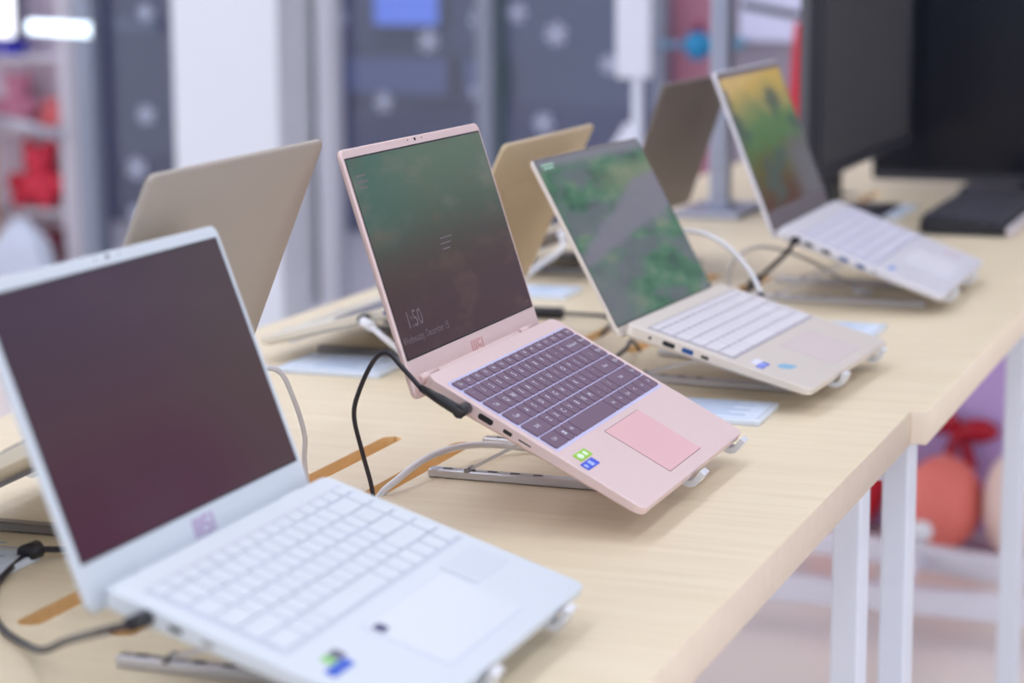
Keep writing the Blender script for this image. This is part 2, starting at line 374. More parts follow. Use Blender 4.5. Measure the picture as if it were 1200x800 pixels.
def build_laptop(cfg):
    W, D, g, th = cfg['W'], cfg['D'], cfg['gap'], .0165
    tau, lam = cfg['tilt'], cfg['lid']
    root = thing('laptop', cfg['label'], 'laptop', (cfg['x'], cfg['y'], T), cfg['yaw'], cfg.get('group'))
    H = (0, 0, cfg['z']); RB = (tau, 0, 0); RL = (PI/2-lam, 0, 0)
    body, key_m = cfg['body'], cfg['key']
    # --- base (frame: x across, y = minus distance from hinge, z = deck normal)
    cy = -(g+D/2); b = MB()
    o = lambda i, z, ib=0: [(x, y, z) for x, y in rrect(W-2*i, D-2*i, max(.009-i*.4, .002), 5, 0, cy)]
    b.layers([o(.010, -th), o(.007, -th+.0003), o(.001, -.0122), o(0, -.0110), o(0, -.0009), o(.0003, -.0003), o(.0009, 0)])
    for v in b.bm.verts:
        if v.co.z < -.002: v.co.z *= 1-.38*min(max((-v.co.y-g)/D, 0), 1)
    base = b.obj('base', cfg.get('basemat', body), root, H, RB)
    # --- ports on both sides
    for sx, plist in ((-1, cfg.get('ports', [])), (1, cfg.get('ports_right', []))):
        for kind, s_, ln, hh, col in plist:
            pm = {'black': mat('port_black', (20, 20, 24), .4), 'blue': mat('port_blue', (24, 74, 140), .4), 'steel': mat('port_steel', (150, 150, 155), .3, 1.)}[col]
            q = MB().slab(ln, hh, hh*.4, 0, .0012, .0002)
            p = q.obj(kind, pm, base, (sx*(W/2-.0009), -(g+s_), -.0060), (PI/2, 0, sx*PI/2))
    # --- keyboard
    kx0, kx1, ks0, ks1 = cfg['kb']
    kw, kd = kx1-kx0, ks1-ks0
    kb = MB().slab(kw+.004, kd+.004, .002, 0, .0004, .0001, 0, 0).obj('keyboard', cfg['plate'], root, H, RB)
    # shift the mesh so that the part keeps the deck frame
    for v in kb.data.vertices: v.co.x += (kx0+kx1)/2; v.co.y -= g+(ks0+ks1)/2
    u = kw/16.; h0 = kd*.115; hr = (kd-h0)/5; gapk = cfg.get('kgap', .0022); y = -(g+ks0); leg_items = []
    for ri, row in enumerate(ROWS):
        rh = h0 if ri == 0 else hr; x = kx0
        for nm, un in row:
            wk = un*u
            k = link('key', key_mesh(wk-gapk, rh-gapk, .0016, key_m), None, kb, (x+wk/2, y-rh/2, .0003))
            if nm and cfg.get('legend'):
                if len(nm) == 1: leg_items.append((nm, x+wk/2, y-rh/2, .0082))
                elif nm == 'Win':
                    for dx in (-.0011, .0011):
                        for dy in (-.0011, .0011): leg_items.append(('\u25A0', x+wk/2+dx*1.2, y-rh/2+dy*1.2, .0028))
                else: leg_items.append((nm, x+wk/2, y-rh/2, .0056 if ri else .0048))
            x += wk
        y -= rh
    if leg_items:
        link('key_legends', text_mesh(leg_items, 'key_legends'), cfg['legend'], kb, (0, 0, .00205))
    # --- touch pad, drawn as a thin inlaid plate in a slightly larger groove
    px0, px1, ps0, ps1 = cfg['pad']
    gr = MB().slab(px1-px0+.0012, ps1-ps0+.0012, .0012, 0, .0003, .0001, (px0+px1)/2, -(g+(ps0+ps1)/2)).obj('touchpad_groove', cfg['groove'], root, H, RB)
    MB().slab(px1-px0, ps1-ps0, .001, .0001, .0005, .0001, (px0+px1)/2, -(g+(ps0+ps1)/2)).obj('touchpad', cfg['padmat'], root, H, RB)
    if cfg.get('fingerprint'):
        fx, fs = cfg['fingerprint']
        MB().slab(.012, .009, .002, 0, .0007, .0002, fx, -(g+fs)).obj('fingerprint_reader', mat('navy_dot', (40, 44, 100), .4), root, H, RB)
    # --- stickers
    for (nm, x0, x1, s0, s1, col, lab, shape) in cfg.get('stickers', []):
        b = MB(); cx, cs = (x0+x1)/2, (s0+s1)/2
        if shape == 'drop': b.poly([(x0, -(g+cs)+.004), (x0+.006, -(g+s0)), (x1-.01, -(g+s0)-.003), (x1, -(g+s1)), (x0+.01, -(g+s1)+.002)][::-1], .0001, .0005)
        else: b.slab(x1-x0, s1-s0, .001, .0001, .0005, .0001, cx, -(g+cs))
        st = b.obj('sticker', mat('sticker_'+lab, col, .4), root, H, RB); st['label'] = lab
        if shape == 'green':
            pr = MB().ell((cx-.006, -(g+cs), .0006), (.0055, .0032, .0002)); pr.box((cx+.006, -(g+cs), .0006), (.006, .005, .0003)); pr.obj('print', mat('sticker_print_white', (225, 245, 225), .5), st)
        if shape == 'blue':
            pr = MB().box((x0+.005, -(g+cs), .0006), (.005, .004, .0003)); pr.box((cx+.002, -(g+cs), .0006), (.007, .006, .0003)); pr.obj('print', mat('sticker_print_pale', (170, 190, 245), .5), st)
    # --- hinge barrels
    for sx in (-1, 1):
        MB().tube([(sx*(W/2-.055), -g*.55, -.0150), (sx*(W/2-.018), -g*.55, -.0150)], .0050, 12).obj('hinge', cfg.get('hingemat', body), root, H, RB)
    MB().box((0, -g*.7, -.0135), (W-.12, g*.9, .005), .001).obj('hinge_cover', cfg.get('hingemat', body), root, H, RB)
    # --- lid (frame: x across, y up the lid, z toward the user)
    t0, t1 = cfg['t0'], cfg['t1']; LH = t1-t0; lt = .0052; cyl = (t0+t1)/2
    b = MB(); o = lambda i, z: [(x, y, z) for x, y in rrect(W-2*i, LH-2*i, max(.0075-i, .002), 6, 0, cyl)]
    b.layers([o(.0022, -lt), o(.0006, -lt+.0008), o(0, -lt+.002), o(0, -.0008), o(.0008, 0)])
    lid = b.obj('lid', body, root, H, RL)
    if cfg.get('bezel'):
        MB().slab(W-.005, LH-.005, .006, 0, .0004, .0001, 0, cyl).obj('bezel', cfg['bezel'], root, H, RL)
    dx, d0, d1 = cfg['disp']
    scn = MB().slab(2*dx, d1-d0, .0006, 0, .0007, .0001, 0, (d1-d0)/2).obj('screen', cfg['screen'], root, H, RL)
    for v in scn.data.vertices: pass
    scn.matrix_parent_inverse = Matrix.Identity(4)
    scn.location = Vector(H)+Vector((0, math.sin(lam)*d0, math.cos(lam)*d0))
    if cfg.get('bezel') is None:
        MB().slab(2*dx+.003, d1-d0+.003, .001, 0, .0004, .0001, 0, (d0+d1)/2).obj('screen_gasket', mat('gasket_black', (30, 30, 34), .5), root, H, RL)
    if cfg.get('logo'):
        lo = logo(MB(), .031).obj('logo', cfg['logo'], lid, (0, cfg['logoy'], .0001 if not cfg.get('bezel') else .0005))
    cb = MB().tube([(0, 0, 0), (0, 0, .0004)], .0016, 12, smooth=False); cb.obj('webcam', mat('webcam_black', (46, 42, 50), .2), lid, (0, cfg['camy'], .0001 if not cfg.get('bezel') else .0004))
    for sx in (-.016, .016): MB().tube([(0, 0, 0), (0, 0, .0004)], .0006, 8, smooth=False).obj('microphone_hole', mat('webcam_black', (46, 42, 50)), lid, (sx, cfg['camy'], .0001 if not cfg.get('bezel') else .0004))
    cfg['root'] = root; cfg['H'] = H; cfg['scn'] = scn
    return root

pinkb = mat('pink_aluminium', (229, 205, 203), .38, .2, noise=.01, nscale=900)
whiteb = mat('white_plastic', (209, 217, 226), .35, .0)
goldb = mat('champagne_aluminium', (224, 215, 206), .38, .25)
silverb = mat('silver_aluminium', (226, 224, 232), .36, .2)
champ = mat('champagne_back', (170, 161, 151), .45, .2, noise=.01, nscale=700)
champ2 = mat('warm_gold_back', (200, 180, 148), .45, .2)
bronze = mat('dark_bronze_back', (118, 108, 104), .45, .3)
darkbez = mat('grey_bezel', (108, 100, 104), .5)
whiteg = mat('groove_lavender', (190, 196, 222), .6)
lap = {}
lap['white'] = dict(x=1.3138, y=.7243, z=.0985, yaw=.0068, tilt=.3038, lid=.3628, W=.3197, D=.2156, gap=.0191, t0=-.0251, t1=.192, disp=(.1525, .007, .1815),
    label='white laptop with a dark plum screen, nearest to the viewer', body=whiteb, key=mat('white_key', (214, 221, 230), .5), plate=mat('white_plate', (198, 203, 217), .6), kb=(-.140, .149, .018, .118), kgap=.0022,
    pad=(-.061, .072, .1345, .198), padmat=mat('white_pad', (212, 219, 228), .3), groove=whiteg, fingerprint=(-.052, .1435), screen=screen_mat('screen_plum', haze_white), logo=mat('logo_mauve', (176, 150, 190), .5), logoy=-.006, camy=.1885,
    ports=[('usb_port', .052, .010, .0035, 'black'), ('usb_port', .075, .009, .003, 'steel')],
    stickers=[('sticker', -.143, -.113, .1455, .154, (24, 84, 200), 'blue lower half of the badge sticker', 'plain'), ('sticker', -.130, -.120, .136, .145, (140, 205, 120), 'green corner of the badge sticker', 'plain'), ('sticker', -.119, -.107, .136, .145, (96, 96, 120), 'grey corner of the badge sticker', 'plain'), ('sticker', .080, .145, .130, .160, (206, 214, 224), 'faint clear info sticker on the right palm rest', 'plain')])
lap['pink'] = dict(x=1.8571, y=.7388, z=.1377, yaw=.0059, tilt=.4803, lid=.3147, W=.3193, D=.216, gap=.0223, t0=-.0333, t1=.1857, disp=(.1545, .001, .1765),
    label='rose pink laptop showing a dim lock screen, with purple-grey keys', body=pinkb, key=mat('purple_grey_key', (112, 88, 110), .36), plate=mat('backlight_lavender_plate', (204, 202, 236), .55), kb=(-.150, .147, .018, .126), kgap=.0019,  # plate lavender: key backlight glow put into its colour
    pad=(-.047, .050, .1355, .2025), padmat=mat('pink_pad', (236, 190, 193), .3, .1), groove=mat('pink_groove', (150, 110, 118), .6), screen=screen_mat('screen_lock', pic_pink), logo=mat('logo_rose', (214, 168, 166), .45, .2), logoy=-.013, camy=.1825,
    legend=mat('legend_white', (240, 242, 255), .5),
    ports=[('hdmi_port', .062, .0145, .0052, 'black'), ('usb_port', .084, .0088, .0034, 'black'), ('card_slot', .101, .0125, .0012, 'black')], ports_right=[('usb_port', .05, .013, .005, 'black')],
    stickers=[('sticker', -.142, -.112, .138, .1475, (154, 206, 48), 'lime green badge sticker', 'green'), ('sticker', -.151, -.121, .149, .158, (52, 84, 214), 'blue badge sticker', 'blue')])
lap['gold'] = dict(x=2.4066, y=.7268, z=.089, yaw=-.0526, tilt=.2692, lid=.5067, W=.3191, D=.2133, gap=.0169, t0=-.0228, t1=.1908, disp=(.1565, -.010, .1885),
    label='champagne laptop with a green garden path picture on its screen', body=goldb, key=mat('pale_grey_key', (216, 213, 220), .5), plate=mat('grey_plate', (166, 162, 172), .6), kb=(-.145, .146, .022, .120), kgap=.0018,
    pad=(-.030, .085, .137, .200), padmat=mat('champagne_pad', (220, 206, 204), .34, .1), groove=mat('champagne_groove', (204, 192, 190), .6), screen=screen_mat('screen_garden', pic_gold), logoy=0, camy=.1896,
    ports=[('power_port', .030, .0035, .0035, 'black'), ('hdmi_port', .052, .0145, .0055, 'black'), ('usb_port', .074, .0135, .0055, 'blue'), ('usb_port', .094, .009, .0034, 'black')], ports_right=[('usb_port', .05, .013, .005, 'black')],
    stickers=[('sticker', -.147, -.119, .146, .154, (70, 92, 206), 'blue strip of the badge sticker', 'blue'), ('sticker', -.139, -.115, .137, .1455, (232, 232, 248), 'white half of the badge sticker', 'plain'), ('sticker', -.119, -.088, .160, .176, (130, 184, 214), 'pale blue pointed sticker', 'drop')])
lap['silver'] = dict(x=3.0863, y=.7305, z=.115, yaw=.0083, tilt=.3551, lid=.3771, W=.3565, D=.2363, gap=.0144, t0=-.0144, t1=.2154, disp=(.170, .014, .205),
    label='silver laptop with a yellow and green picture on its screen', body=silverb, key=mat('silver_key', (206, 204, 220), .5), plate=mat('silver_plate', (176, 174, 194), .6), kb=(-.163, .163, .028, .135), kgap=.002,
    pad=(-.050, .062, .152, .222), padmat=mat('silver_pad', (228, 226, 234), .34), groove=whiteg, screen=screen_mat('screen_autumn', pic_silver), bezel=darkbez, logoy=0, camy=.2095,
    ports=[('hdmi_port', .045, .013, .005, 'black'), ('usb_port', .070, .013, .005, 'black'), ('usb_port', .096, .013, .005, 'blue'), ('usb_port', .120, .013, .005, 'blue'), ('card_slot', .14, .006, .003, 'steel')],
    stickers=[('sticker', -.152, -.120, .150, .158, (150, 170, 226), 'small blue badge sticker', 'plain'), ('sticker', .105, .158, .180, .206, (214, 204, 214), 'large grey-pink label on the palm rest', 'plain')])
rear = dict(basemat=mat('lit_champagne_deck', (222, 214, 198), .35, .2), padmat=mat('rear_pad', (196, 186, 168), .35, .2), groove=mat('rear_groove', (150, 140, 128), .6), plate=mat('rear_plate', (120, 116, 120), .6), kgap=.002, pad=(-.05, .05, .137, .2), kb=(-.147, .147, .02, .122), logoy=0, camy=.186, disp=(.154, .0, .182))  # deck paler than the lid: reflected light put into its colour
soff = screen_mat('screen_off', pic_off)
lap['rear1'] = dict(rear, x=1.552, y=.8885, z=.138, yaw=3.19, tilt=.4803, lid=.3846, W=.319, D=.218, gap=.02, t0=-.0255, t1=.1992, label='champagne laptop turned away, its back rising behind the white laptop', body=champ, key=mat('rear_key', (96, 92, 98), .5), screen=soff,
    ports_right=[('usb_port', .06, .013, .005, 'black')])
lap['rear2'] = dict(rear, x=2.483, y=.9703, z=.0926, yaw=3.1509, tilt=.2752, lid=.4326, W=.319, D=.218, gap=.02, t0=-.0255, t1=.1905, label='gold laptop turned away, its back showing between the pink and champagne screens', body=champ2, key=mat('rear_key2', (120, 118, 130), .5), screen=soff,
    ports_right=[('usb_port', .046, .013, .005, 'blue')])
lap['rear3'] = dict(rear, x=3.2133, y=.9785, z=.1105, yaw=3.1004, tilt=.3538, lid=.3273, W=.319, D=.218, gap=.02, t0=-.0255, t1=.1901, label='dark bronze laptop turned away in front of the silver pole', body=bronze, basemat=bronze, key=mat('rear_key3', (60, 58, 64), .5), screen=soff,
    ports_right=[('usb_port', .06, .013, .005, 'black')])
for k in lap: build_laptop(lap[k])

# lettering on the pink lock screen
ps = lap['pink']['scn']; M_txt = mat('lock_screen_text', (112, 100, 106), .5, emit=.05)
def scr_text(items, name): link(name, text_mesh(items, name), M_txt, ps, (0, 0, .00085))
scr_text([('1:50', -.118, .030, .021)], 'clock_text')
scr_text([('Wednesday, December 15', -.102, .0145, .0094)], 'date_text')
b = MB()
for (x, y, l) in ((-.136, .160, .020), (-.136, .155, .024), (-.137, .150, .016), (0, .089, .028), (-.004, .084, .024), (-.006, .079, .018), (.140, .006, .003), (.146, .006, .003)):
    b.box((x, y, .0001), (l, .0011, .0001))
b.obj('screen_print', M_txt, ps, (0, 0, .0008)); MATS['lock_screen_text'].node_tree.nodes['Principled BSDF'].inputs['Specular IOR Level'].default_value = .2
gs = lap['gold']['scn']; b = MB()
for y, l in ((.192, .034), (.188, .028)): b.box((-.135+l*.2, y, .0001), (l, .0016, .0001))
b.obj('screen_print', mat('mint_print', (150, 196, 170), .5, emit=.25), gs, (0, 0, .0008))

# ------------------------------------------------------------------ folding laptop stands
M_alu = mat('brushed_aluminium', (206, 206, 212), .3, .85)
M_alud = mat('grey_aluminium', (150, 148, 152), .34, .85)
M_rub = mat('black_rubber', (44, 44, 48), .7)
def stand(L, offs, label, m_=None):
    m_ = m_ or M_alu; th = .0165; g, D, tau, hz = L['gap'], L['D'], L['tilt'], L['z']
    under = lambda s: th*(1-.38*min(max((s-g)/D, 0), 1))
    t = thing('laptop_stand', label, 'laptop stand', (L['x'], L['y'], T), L['yaw'], 'folding aluminium laptop stands')
    P = lambda s, tt: (-s*math.cos(tau)+tt*math.sin(tau), hz-s*math.sin(tau)-tt*math.cos(tau))
    yf, zf = P(g+D, under(g+D))                                       # front lower edge of the laptop
    for x in offs:
        # rail on the table
        y_back, y_front = .045, yf+.034
        rl = MB().slab(.013, y_back-y_front, .002, .0004, .0085, .0012).obj('rail', m_, t, (x, (y_back+y_front)/2, 0))
        b = MB()
        for k in range(5):
            q = (y_back-y_front)/2-.018-k*.022
            b.slab(.005, .010, .0024, .0086, .0089, .0001, 0, q)
        b.obj('height_notches', mat('notch_dark', (96, 92, 98), .6), rl)
        # arm under the laptop
        a0, a1 = P(g+D-.006, under(g+D)+.0028), P(g+.05, under(g+.05)+.0028)
        MB().bar((x, *a0), (x, *a1), .012, .0042).obj('arm', m_, t)
        MB().slab(.014, .03, .004, 0, .0022, .0006).obj('rubber_pad', M_rub, t, (x, *P(g+.075, under(g+.075)+.0023)), (tau, 0, 0))
        # strut from rail to arm
        s_m = P(g+.095, under(g+.095)+.006)
        MB().bar((x, .006, .009), (x, *s_m), .007, .003).obj('strut', m_, t)
        MB().tube([(x-.008, .006, .0095), (x+.008, .006, .0095)], .0024, 10).obj('pivot_pin', M_alud, t)
        # hook at the front
        c, s_ = math.cos(tau), math.sin(tau)
        loc = lambda du, dv: (yf-du*c-dv*s_, zf-du*s_+dv*c)   # du forward of the front edge, dv up from the underside
        prof = [loc(-.03, -.003), loc(-.014, -.0042), loc(-.004, -.0052), loc(.001, -.0046), loc(.0042, -.002), loc(.0056, .002), loc(.0060, .006), loc(.0068, .0105)]
        prof = [(y, max(z, .0022)) for y, z in prof]
        MB().strip(prof, x-.0085, x+.0085, .0056).obj('hook', mat('hook_silver', (232, 234, 240), .3, .3), t)
    MB().box(((offs[0]+offs[1])/2, P(g+.06, th+.0065)[0], P(g+.06, th+.0065)[1]), (abs(offs[1]-offs[0]), .010, .0035), .001).obj('crossbar', m_, t)
    return t
stand(lap['white'], (-.040, .105), 'silver folding stand under the white laptop')
stand(lap['pink'], (0.0, .140), 'silver folding stand under the pink laptop')
stand(lap['gold'], (-.045, .115), 'silver folding stand under the champagne garden-screen laptop')
stand(lap['silver'], (-.105, .058), 'silver folding stand under the silver laptop')
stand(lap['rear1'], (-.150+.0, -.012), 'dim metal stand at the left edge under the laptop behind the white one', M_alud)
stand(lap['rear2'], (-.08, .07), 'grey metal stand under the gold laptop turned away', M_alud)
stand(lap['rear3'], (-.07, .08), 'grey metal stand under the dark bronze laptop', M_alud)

# ------------------------------------------------------------------ information cards on the table
M_card = mat('acrylic_white', (222, 232, 246), .2); M_sheet = mat('card_sheet', (212, 224, 242), .5); M_ink = mat('card_ink', (164, 182, 212), .6)
card_label = {'A': 'pale blue information card under the raised edge of the gold laptop turned away', 'B': 'pale blue information card between the pink and champagne laptops',
    'C': 'small pale card on the table just right of the pink screen', 'D': 'pale blue card peeking out behind the champagne laptop palm rest', 'E': 'pale card by the black cable at the left edge', 'F': 'pale card lying under the black monitor'}
for k, (x, y, rz, wd, dp) in dict(A=(2.325, 1.088, .02, .104, .13), B=(2.215, .618, .03, .098, .13), C=(2.93, 1.065, .03, .09, .10), D=(2.752, .608, 0, .098, .125), E=(1.452, 1.035, .03, .068, .14), F=(4.05, .80, 0, .2, .09)).items():
    t = thing('info_card', card_label[k], 'card', (x, y, T), rz, 'information cards on the tables')
    MB().slab(wd, dp, .004, 0, .006, .001).obj('holder', M_card, t)
    sh = MB().slab(wd-.012, dp-.012, .001, .0058, .0064, .0001).obj('sheet', M_sheet, t)
    b = MB()
    for i in range(6): b.box((-wd/2+.022+i*.012, -.01+.01*(i % 2), .0066), (.003, dp*(.55 if i % 2 else .7)-.02, .0003))
    b.obj('print', M_ink, sh)

# ------------------------------------------------------------------ cables (way-points in metres from the table top)
M_blk = mat('black_cable', (40, 36, 46), .5); M_wht = mat('white_cable', (226, 226, 232), .4); M_gry = mat('grey_cable', (186, 180, 180), .5); M_plug = mat('plug_black', (34, 34, 40), .4)
def cable(label, pts, r, m_, n=10):
    p0 = Vector(pts[0])
    t = thing('cable', label, 'cable', (p0.x, p0.y, p0.z+T))
    MB().tube([Vector(p)-p0 for p in spline(pts, n)], r, 10).obj('wire', m_, t); t['o'] = 0; del t['o']
    t_p0[t.name] = p0; return t
t_p0 = {}
def plug(t, name, pts, r, m_):
    p0 = t_p0[t.name]; return MB().tube([Vector(p)-p0 for p in pts], r, 14).obj(name, m_, t)
def side(L, u, s, tt):
    """point beside a laptop: u across from centre, s from base back edge, tt below the deck"""
    s = s+L['gap']; ly = -s*math.cos(L['tilt'])+tt*math.sin(L['tilt']); lz = L['z']-s*math.sin(L['tilt'])-tt*math.cos(L['tilt'])
    c, sn = math.cos(L['yaw']), math.sin(L['yaw'])
    return (L['x']+c*u-sn*ly, L['y']+sn*u+c*ly, lz)
LP, LW, LG, LS = lap['pink'], lap['white'], lap['gold'], lap['silver']
# black power lead of the pink laptop: right-angled plug, boot, loop down into the slot
p_a, p_b, p_c = side(LP, -.1605, .043, .0062), side(LP, -.178, .043, .0062), side(LP, -.176, .004, .0062)
t = cable('black power lead looping from the pink laptop down into the table slot', [p_c, (1.690, .737, .134), (1.690, .751, .1465), (1.693, .765, .138), (1.700, .782, .110), (1.710, .792, .085), (1.730, .794, .049), (1.755, .797, .012), (1.775, .803, -.02), (1.79, .806, -.06)], .0021, M_blk)
plug(t, 'plug', [p_a, p_b], .0054, M_plug); plug(t, 'boot', [side(LP, -.1745, .047, .0062), side(LP, -.175, .025, .0062), p_c], [.0050, .0046, .0030], M_plug)
# white lead under the pink laptop
t = cable('white charging lead arching out of the slot under the pink laptop', [(1.74, .806, -.05), (1.768, .798, -.004), (1.794, .787, .012), (1.842, .781, .020), (1.894, .772, .020), (1.948, .759, .012), (1.978, .728, .0045), (1.985, .690, .004)], .0032, M_wht)
plug(t, 'plug', [(1.978, .728, .0055), (1.984, .695, .0055)], .0052, M_wht)
t = cable('thin white lead hanging behind the white laptop screen', [(1.82, .882, -.06), (1.80, .884, .012), (1.78, .874, .048), (1.755, .872, .087), (1.735, .876, .115), (1.722, .894, .118)], .0024, M_wht)
plug(t, 'plug', [(1.723, .893, .1175), (1.715, .905, .119)], .004, M_wht)
# black lead of the white laptop
wa, wb = side(LW, -.1605, .032, .0062), side(LW, -.178, .030, .0062)
t = cable('black lead curling on the table from the white laptop', [wb, side(LW, -.195, .020, .010), (1.165, .742, .052), (1.215, .79, .026), (1.268, .838, .008), (1.312, .889, .003), (1.368, .935, .003), (1.415, .958, .003), (1.464, .971, .005), (1.480, .9705, .008), (1.486, .966, .0085), (1.503, .945, .006), (1.53, .91, .003), (1.55, .886, -.01), (1.56, .882, -.05)], .0026, M_blk)
plug(t, 'plug', [wa, wb], [.0056, .0048], M_plug)
plug(t, 'adapter', [(1.471, .972, .0075), (1.487, .969, .0085)], .0075, M_plug)
# white lead of the champagne laptop
ga, gb, gc = side(LG, .1605, .05, .0062), side(LG, .168, .05, .0062), side(LG, .182, .046, .003)
t = cable('white lead with a black collar arching beside the champagne laptop', [gc, (2.615, .679, .092), (2.638, .712, .117), (2.65, .744, .131), (2.66, .778, .133), (2.66, .805, .124), (2.662, .828, .099), (2.668, .85, .055), (2.672, .872, .01), (2.674, .882, -.05)], .0031, M_wht)
plug(t, 'plug', [ga, gb], .0050, M_wht); plug(t, 'collar', [gb, gc], .0044, M_plug)
t = cable('pale grey lead rising in a loop in front of the silver laptop', [(3.02, .806, -.05), (2.99, .806, .008), (2.98, .802, .044), (2.98, .785, .064), (3.0, .764, .071), (3.02, .735, .064), (3.05, .70, .045), (3.06, .66, .02), (3.06, .63, .004)], .0026, M_gry)
plug(t, 'plug', [(3.06, .645, .006), (3.06, .62, .005)], .0045, M_wht)
sa, sb = side(LS, -.1785, .028, .0062), side(LS, -.188, .026, .0070)
t = cable('black lead dropping from the silver laptop into the far slot', [sb, (2.905, .704, .078), (2.935, .735, .05), (2.985, .770, .022), (3.03, .790, .006), (3.04, .803, -.02), (3.045, .806, -.06)], .0034, M_blk)
plug(t, 'plug', [sa, sb], .0055, M_plug); plug(t, 'knot', [(2.975, .763, .028), (2.997, .776, .016)], .0075, M_plug)
t = cable('black barrel plug and lead lying between the pink and champagne laptops', [(2.733, .961, .008), (2.745, .93, .006), (2.752, .907, .004), (2.713, .887, .002), (2.66, .883, -.006), (2.65, .882, -.05)], .0026, M_blk)
plug(t, 'barrel', [(2.727, 1.005, .0085), (2.733, .961, .0085)], .0078, M_plug)
t = cable('short black lead hooked at the hinge of the champagne laptop', [(2.60, .80, -.04), (2.572, .806, -.004), (2.52, .80, .016), (2.44, .782, .020), (2.36, .786, .012), (2.27, .795, .004), (2.24, .78, .004), (2.235, .745, .004)], .0024, M_blk)
R2 = lap['rear2']
ra, rb = side(R2, .1600, .075, .0062), side(R2, .172, .075, .0066)
t = cable('white lead with grey sleeve plugged into the gold laptop turned away', [rb, (rb[0]-.012, rb[1]-.018, rb[2]-.006), (2.292, 1.020, .043), (2.30, .995, .022), (2.32, .965, .006), (2.36, .935, .003), (2.50, .90, .003), (2.545, .886, -.006), (2.55, .882, -.05)], .0032, M_wht)
plug(t, 'plug', [ra, rb], .0058, M_plug); plug(t, 'sleeve', [(rb[0]-.002, rb[1]-.003, rb[2]-.001), (rb[0]-.012, rb[1]-.018, rb[2]-.006)], .0056, M_wht)
R3 = lap['rear3']
ra, rb = side(R3, .1600, .075, .0062), side(R3, .176, .075, .0066)
t = cable('white lead plugged into the dark bronze laptop', [rb, (3.01, 1.06, .055), (2.99, 1.09, .03), (2.97, 1.12, .006), (2.94, 1.15, .003), (2.9, 1.2, .003)], .0038, M_wht)
plug(t, 'plug', [ra, rb], .0065, M_wht)

# ------------------------------------------------------------------ monitors, keyboard and pole on the far table
M_black = mat('black_plastic', (34, 35, 44), .4); M_gloss = mat('black_glass', (20, 22, 32), .2, spec=.4); M_steel = mat('satin_steel', (172, 176, 192), .34, .7)
def monitor(label, loc, rz, wd, ht, th, z0, foot_w, glass, neck=True):
    t = thing('monitor', label, 'monitor', loc, rz)           # faces local -y
    b = MB(); o = lambda i, y, k=0: [(x, y, z) for x, z in rrect(wd-2*i, ht-2*i, .008, 4, 0, z0+ht/2)]
    b.layers([o(.001, -.001), o(0, .0), o(0, th*.45), o(.05, th)]).obj('housing', M_black, t)
    MB().layers([[(x, y, z) for x, z in rrect(wd-.018, ht-.03, .002, 3, 0, z0+ht/2+.006)] for y in (-.0018, -.0008)]).obj('screen', glass, t)
    MB().box((0, -.0015, z0+.009), (wd-.02, .002, .010)).obj('chin', mat('chin_grey', (58, 58, 66), .4), t)
    MB().slab(foot_w, .2, .012, 0, .010, .002, 0, .06).obj('foot', M_black, t)
    if neck: MB().layers([rr3(.09, .03, .005, z, .07) for z in (.008, z0+ht*.5)]).obj('neck', M_black, t)
    return t
def rr3(wx, wy, r, z, cy): return [(x, y, z) for x, y in rrect(wx, wy, r, 3, 0, cy)]
monitor('black monitor raised on a stand, its screen seen at a slant', (4.0, .823, T), 0, .76, .44, .05, .10, .26, mat('reflection_grey_glass', (80, 79, 82), .25, spec=.5))  # grey of this screen: reflections put into the base colour
monitor('large black screen standing square at the right edge of the view', (4.47, .58, T), -PI/2, .66, .46, .05, .018, .3, M_gloss)
# keyboard
t = thing('keyboard', 'black desktop keyboard with a pale front edge beside the black screen', 'keyboard', (3.985, .610, T))
b = MB(); kw, kd = .45, .145
b.layers([[(-kw/2, -kd/2, .002), (kw/2, -kd/2, .002), (kw/2, kd/2, .002), (-kw/2, kd/2, .002)], [(-kw/2, -kd/2, .017), (kw/2, -kd/2, .017), (kw/2, kd/2, .028), (-kw/2, kd/2, .028)]]).obj('case', M_black, t)
MB().box((0, -kd/2-.006, .0095), (kw, .012, .015), .002).obj('front_edge', mat('pale_edge', (214, 206, 210), .4), t)
kk = mat('black_key', (58, 58, 70), .5)
sl = math.atan2(.011, kd)
for ri in range(6):
    n = 20; y = kd/2-.014-ri*.0225
    for k in range(n):
        if ri == 5 and 4 <= k <= 7: continue
        x = -kw/2+.016+k*(kw-.032)/(n-1); wd = .0185
        if ri == 5 and k == 3: x += .0215*2; wd = .0185+.0215*4
        link('key', key_mesh(wd, .0185, .007, kk), None, t, (x, y, .017+(y+kd/2)/kd*.011), (sl, 0, 0))
# dark mouse and its lead in the gap under the monitor
t = thing('mouse', 'dark mouse on the table under the raised monitor', 'mouse', (3.72, .765, T))
MB().ell((0, 0, .010), (.055, .030, .022)).obj('shell', M_black, t); MB().ell((.03, 0, .029), (.008, .003, .004)).obj('wheel', M_rub, t)
c = cable('dark lead coiled under the raised monitor', [(3.78, .765, .01), (3.84, .80, .004), (3.90, .86, .004), (3.88, .95, .02), (3.93, .99, .06), (3.97, 1.0, .012), (4.05, 1.01, .004)], .004, M_blk)
c = cable('second dark lead hanging behind the raised monitor', [(4.05, .96, .14), (4.12, .99, .07), (4.2, 1.02, .01), (4.3, .96, .005), (4.36, .885, -.01), (4.36, .882, -.05)], .004, M_blk)
